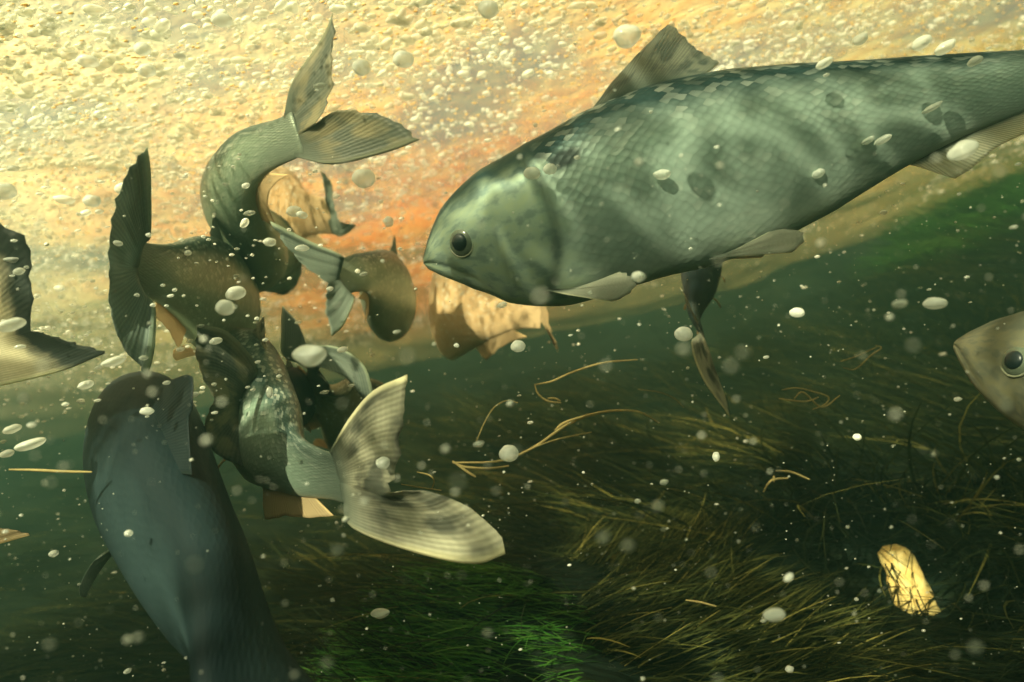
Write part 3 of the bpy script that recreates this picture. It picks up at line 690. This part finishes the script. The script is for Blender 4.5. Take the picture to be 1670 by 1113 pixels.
BIG = [(1022, 60, 44, 36, .2, 'largest white bubble above the back fin of the largest fish'),
 (797, 15, 34, 30, .22, 'round white bubble touching the top edge near the middle'),
 (658, 97, 34, 26, .26, 'white bubble right of the raised tail tip of the curling fish'),
 (590, 110, 30, 26, .26, 'white bubble between the raised tail tip and a larger lumpy bubble'),
 (594, 291, 38, 32, .24, 'lone large bubble below the right tail lobe of the curling fish'),
 (634, 362, 16, 18, .26, 'small bright bubble below the lone large one in the orange water'),
 (143, 100, 34, 20, .24, 'flat white bubble with a dark shadow near the upper left corner'),
 (232, 80, 26, 22, .24, 'round bubble right of the flat one near the upper left corner'),
 (362, 33, 34, 20, .24, 'flattened white bubble near the top left of the raised tail tip'),
 (240, 115, 28, 22, .24, 'pale bubble just under the round bubble at upper left'),
 (367, 502, 30, 26, .20, 'bright round white bubble beside the left olive fish'),
 (505, 580, 52, 36, .17, 'large blurred white bubble in front of the brown fish'),
 (150, 328, 28, 20, .26, 'white bubble left of the top of the upright tail'),
 (8, 312, 34, 28, .2, 'blurred bubble cut by the left edge above the edge tail'),
 (18, 530, 44, 20, .2, 'long white bubble in front of the tail at the left edge'),
 (186, 590, 38, 14, .22, 'slanted white bubble at the foot of the upright tail'),
 (28, 425, 36, 12, .25, 'thin pale bubble across the dark lobe at the left edge'),
 (140, 628, 26, 13, .25, 'small slanted bubble left of the dark fish head'),
 (20, 700, 28, 14, .25, 'cream bubble in dark water at the left edge'),
 (50, 725, 48, 16, .25, 'double cream bubble above the straight stem at the left edge'),
 (12, 880 - 140, 22, 12, .25, 'cream bubble just below the double bubble at the left edge'),
 (1525, 495, 36, 20, .2, 'pale blue blurred bubble in dark water above the face at right'),
 (1300, 510, 24, 16, .26, 'oval white bubble in dark water right of the hanging tail'),
 (1570, 245, 46, 28, .2, 'slanted pale bubble beside the anal fin of the largest fish'),
 (830, 740, 32, 28, .24, 'hazy grey bubble behind the longest arching stem'),
 (1115, 545, 30, 24, .3, 'cloudy bubble beside the base of the hanging tail lobe'),
 (625, 755, 24, 20, .22, 'grey bubble in front of the pale mottled tail'),
 (1398, 713, 14, 11, .3, 'small bright bubble alone in the dark right of centre'),
 (1168, 745, 12, 16, .3, 'upright small bubble below the hanging tail lobe'),
 (868, 283, 28, 20, .28, 'left of two bright bubbles on the shoulder of the largest fish'),
 (897, 276, 22, 18, .28, 'right of two bright bubbles on the shoulder of the largest fish'),
 (440, 640, 12, 18, .3, 'upright bubble above the body of the pale tailed fish'),
 (1080, 285, 28, 16, .28, 'faint flat bubble on the middle flank of the largest fish'),
 (1503, 70, 32, 20, .26, 'left of two large bubbles above the rear back of the largest fish'),
 (1541, 78, 34, 18, .26, 'right of two large bubbles above the rear back of the largest fish'),
 (1345, 103, 30, 14, .27, 'slanted bubble on the back outline of the largest fish'),
 (1403, 64, 26, 18, .27, 'bubble above the slanted bubble on the largest back'),
 (1590, 100, 24, 14, .28, 'bubble over the tail stalk of the largest fish'),
 (845, 565, 24, 20, .3, 'dim grey bubble under the orange tan fish'),
 (210, 870, 13, 11, .2, 'small bright bubble on the flank of the large dark fish'),
 (88, 903, 15, 11, .25, 'small bright bubble in the dark left of the large dark fish'),
 (620, 1000, 30, 14, .3, 'cream bubble over the bright green algae'),
 (440, 395, 22, 14, .3, 'bubble on the lower body of the curling fish'),
 (480, 345, 26, 18, .33, 'larger bubble resting over the tan fish'),
 (1440, 228, 30, 12, .28, 'flat bubble low on the rear flank of the largest fish'),
 (1520, 176, 32, 10, .28, 'thin flat bubble on the tail stalk of the largest fish'),
 (1415, 230, 22, 10, .29, 'small flat bubble left of the flat one on the rear flank'),
 (1335, 283, 22, 14, .29, 'bubble cluster knob low on the flank of the largest fish')]
for b in BIG:
    sl_ = 0.5 if b[0] > 1300 and b[1] < 300 else (0.35 if b[0] < 200 and b[1] > 480 else 0.0)
    big(*b, tilt=sl_)

cand = []
def dens(x, y): return noise.noise(Vector((x*5, y*5, 1)))*0.5 + noise.noise(Vector((x*14, y*14, 3)))*0.35
tries = 0
while len(cand) < 11000 and tries < 1000000:                 # bubbles under the water surface, over its whole visible stretch
    tries += 1
    y = 0.28 + 2.0*random.random()**1.6; x = random.uniform(-0.95, 1.0)*(y+.05)
    dd = dens(x, y) + 0.25 - 0.35*smooth(.35, 1.0, x) 
    if random.random() > 0.25 + 1.3*dd: continue
    r = min(0.0040, 0.0010*math.exp(abs(random.gauss(0, .60)))+0.0004)
    z = surf_z(x, y) - r*0.6
    px, py, d_ = proj(Vector((x, y, z)))
    if not (-60 < px < 1730 and -60 < py < 640): continue
    cand.append((r/d_*F*2, x, y, z, r, px, py))
# drifting small bubbles and specks in open water
for k in range(900):
    px, py, d_ = random.uniform(-20, 1690), random.uniform(0, 1113)**1.0, random.uniform(.2, .9)
    if py > 560 and random.random() < .55: continue
    p = at(px, py, d_)
    if not (bed_z(p.x, p.y)+.01 < p.z < surf_z(p.x, p.y)-.004): continue
    r = 0.0005*math.exp(abs(random.gauss(0, .6)))
    cand.append((r/d_*F*2, p.x, p.y, p.z, r, px, py))
for k in range(700):                                        # a stream of small bubbles over the dark water at left
    px, py, d_ = random.uniform(0, 700)*random.uniform(.5, 1), random.uniform(270, 700), random.uniform(.28, .75)
    p = at(px, py, d_); r = 0.0006*math.exp(abs(random.gauss(0, .55)))
    if bed_z(p.x, p.y)+.01 < p.z < surf_z(p.x, p.y)-.004: cand.append((r/d_*F*2, p.x, p.y, p.z, r, px, py))
cand.sort(key=lambda c: -c[0])
def where(px, py):
    if py < 560 and px < 330: return 'small cream bubble among many under the pale water surface at left', 'bubbles under the left water surface'
    if px < 700 and py < 600: return 'small cream bubble among many around the curling fish and its neighbours', 'bubbles around the curling fish'
    if px >= 700 and py < 430 - (px-700)*0.36: return 'small cream bubble among many in the golden surface above the largest fish', 'bubbles above the largest fish'
    if px >= 700 and py < 520: return 'small cream bubble in front of or close below the largest fish', 'bubbles beside the largest fish'
    return 'tiny pale bubble drifting in the dark water over the weed bed', 'bubbles over the weed bed'
for c in cand[:250]:
    lb, gp = where(c[5], c[6]); r = c[4]; e = random.uniform(1.0, 1.7)
    bubble(Vector(c[1:4]), r*e, r*random.uniform(.8, 1.0), r*random.uniform(.6, .85), (random.gauss(0, .15), random.gauss(0, .15), random.gauss(0.2, .6)), lb, gp)
V, Fc = [], []; nb = 0
protos = [lump(I2, k+20, 0.22) for k in range(8)]
for c in cand[250:]:
    r = c[4]; e = random.uniform(.9, 1.7); a = random.gauss(.2, .6); P = protos[random.randrange(8)]*np.array([r*e, r*.9, r*random.uniform(.55, .85)])
    ca, sa = math.cos(a), math.sin(a)
    P = np.stack([P[:, 0]*ca-P[:, 1]*sa, P[:, 0]*sa+P[:, 1]*ca, P[:, 2]], 1) + np.array(c[1:4])
    V.append(P); Fc += [tuple(q+nb for q in f) for f in F2]; nb += len(P)
o = link('small_bubbles', mesh('small_bubbles', np.concatenate(V), Fc), M_bub); tag(o, 'froth of tiny cream bubbles beneath the water surface', kind='stuff')
# froth grains
V, Fc = [], []; nb = 0
protos = [lump(I1, k+40, 0.25) for k in range(6)]
k = 0
while k < 9000:
    y = 0.32 + 1.7*random.random()**1.3; x = random.uniform(-0.95, 1.0)*(y+.05); r = random.uniform(.0005, .0016)*(0.7+.5*y)
    if random.random() > (.55 + dens(x+3, y)*1.2)*(1-smooth(.8, 1.6, y)*.8): continue
    P = protos[random.randrange(6)]*np.array([r*1.4, r, r*.6]) + np.array((x, y, surf_z(x, y)+r*.22)); k += 1
    V.append(P); Fc += [tuple(q+nb for q in f) for f in F1]; nb += len(P)
m = N('froth_grain')
t = m.n('BsdfTranslucent', {'Color': c4(.88, .68, .30)}); d = m.n('BsdfPrincipled', {'Base Color': c4(.80, .66, .36), 'Roughness': .25})
M_fr = m.done(m.n('MixShader', {0: .6, 1: d.outputs[0], 2: t.outputs[0]}).outputs[0])
o = link('froth', mesh('froth', np.concatenate(V), Fc), M_fr); tag(o, 'grainy orange froth on the underside of the water surface', kind='stuff')
# suspended specks of silt
V, Fc = [], []; nb = 0
for k in range(3000):
    px, py, d_ = random.uniform(-20, 1690), random.uniform(250, 1113), random.uniform(.12, .8)
    p = at(px, py, d_)
    if not (bed_z(p.x, p.y)+.005 < p.z < surf_z(p.x, p.y)-.004): continue
    r = 0.00014*math.exp(abs(random.gauss(0, .6)))*(0.6+d_)
    if k % 34 == 0:
        d_ = random.uniform(.075, .16); p = at(px, py, d_); r = random.uniform(.0003, .0007)
    P = protos[random.randrange(6)]*np.array([r*1.3, r, r]) + np.array(tuple(p))
    V.append(P); Fc += [tuple(q+nb for q in f) for f in F1]; nb += len(P)
m = N('silt'); M_silt = m.done(m.n('BsdfPrincipled', {'Base Color': c4(.55, .55, .45), 'Roughness': .7}).outputs[0])
o = link('silt', mesh('silt', np.concatenate(V), Fc), M_silt); tag(o, 'pale silt specks floating in the water', kind='stuff')

# ------------------------------------------------------------------ the water's own haze
m = N('haze')
pv = m.n('VolumePrincipled', {'Color': c4(.075, .175, .145), 'Density': 0.55, 'Anisotropy': 0.35})
m.put(m.out.inputs['Volume'], pv.outputs[0])
V = [(x, y, z) for x in (-3.9, 3.9) for y in (-2.0, 4.0) for z in (-1.5, 0.6)]
Fq = [(0, 1, 3, 2), (4, 6, 7, 5), (0, 4, 5, 1), (2, 3, 7, 6), (0, 2, 6, 4), (1, 5, 7, 3)]
o = link('haze', mesh('haze', V, Fq, smooth=False), m.m); tag(o, kind='stuff')
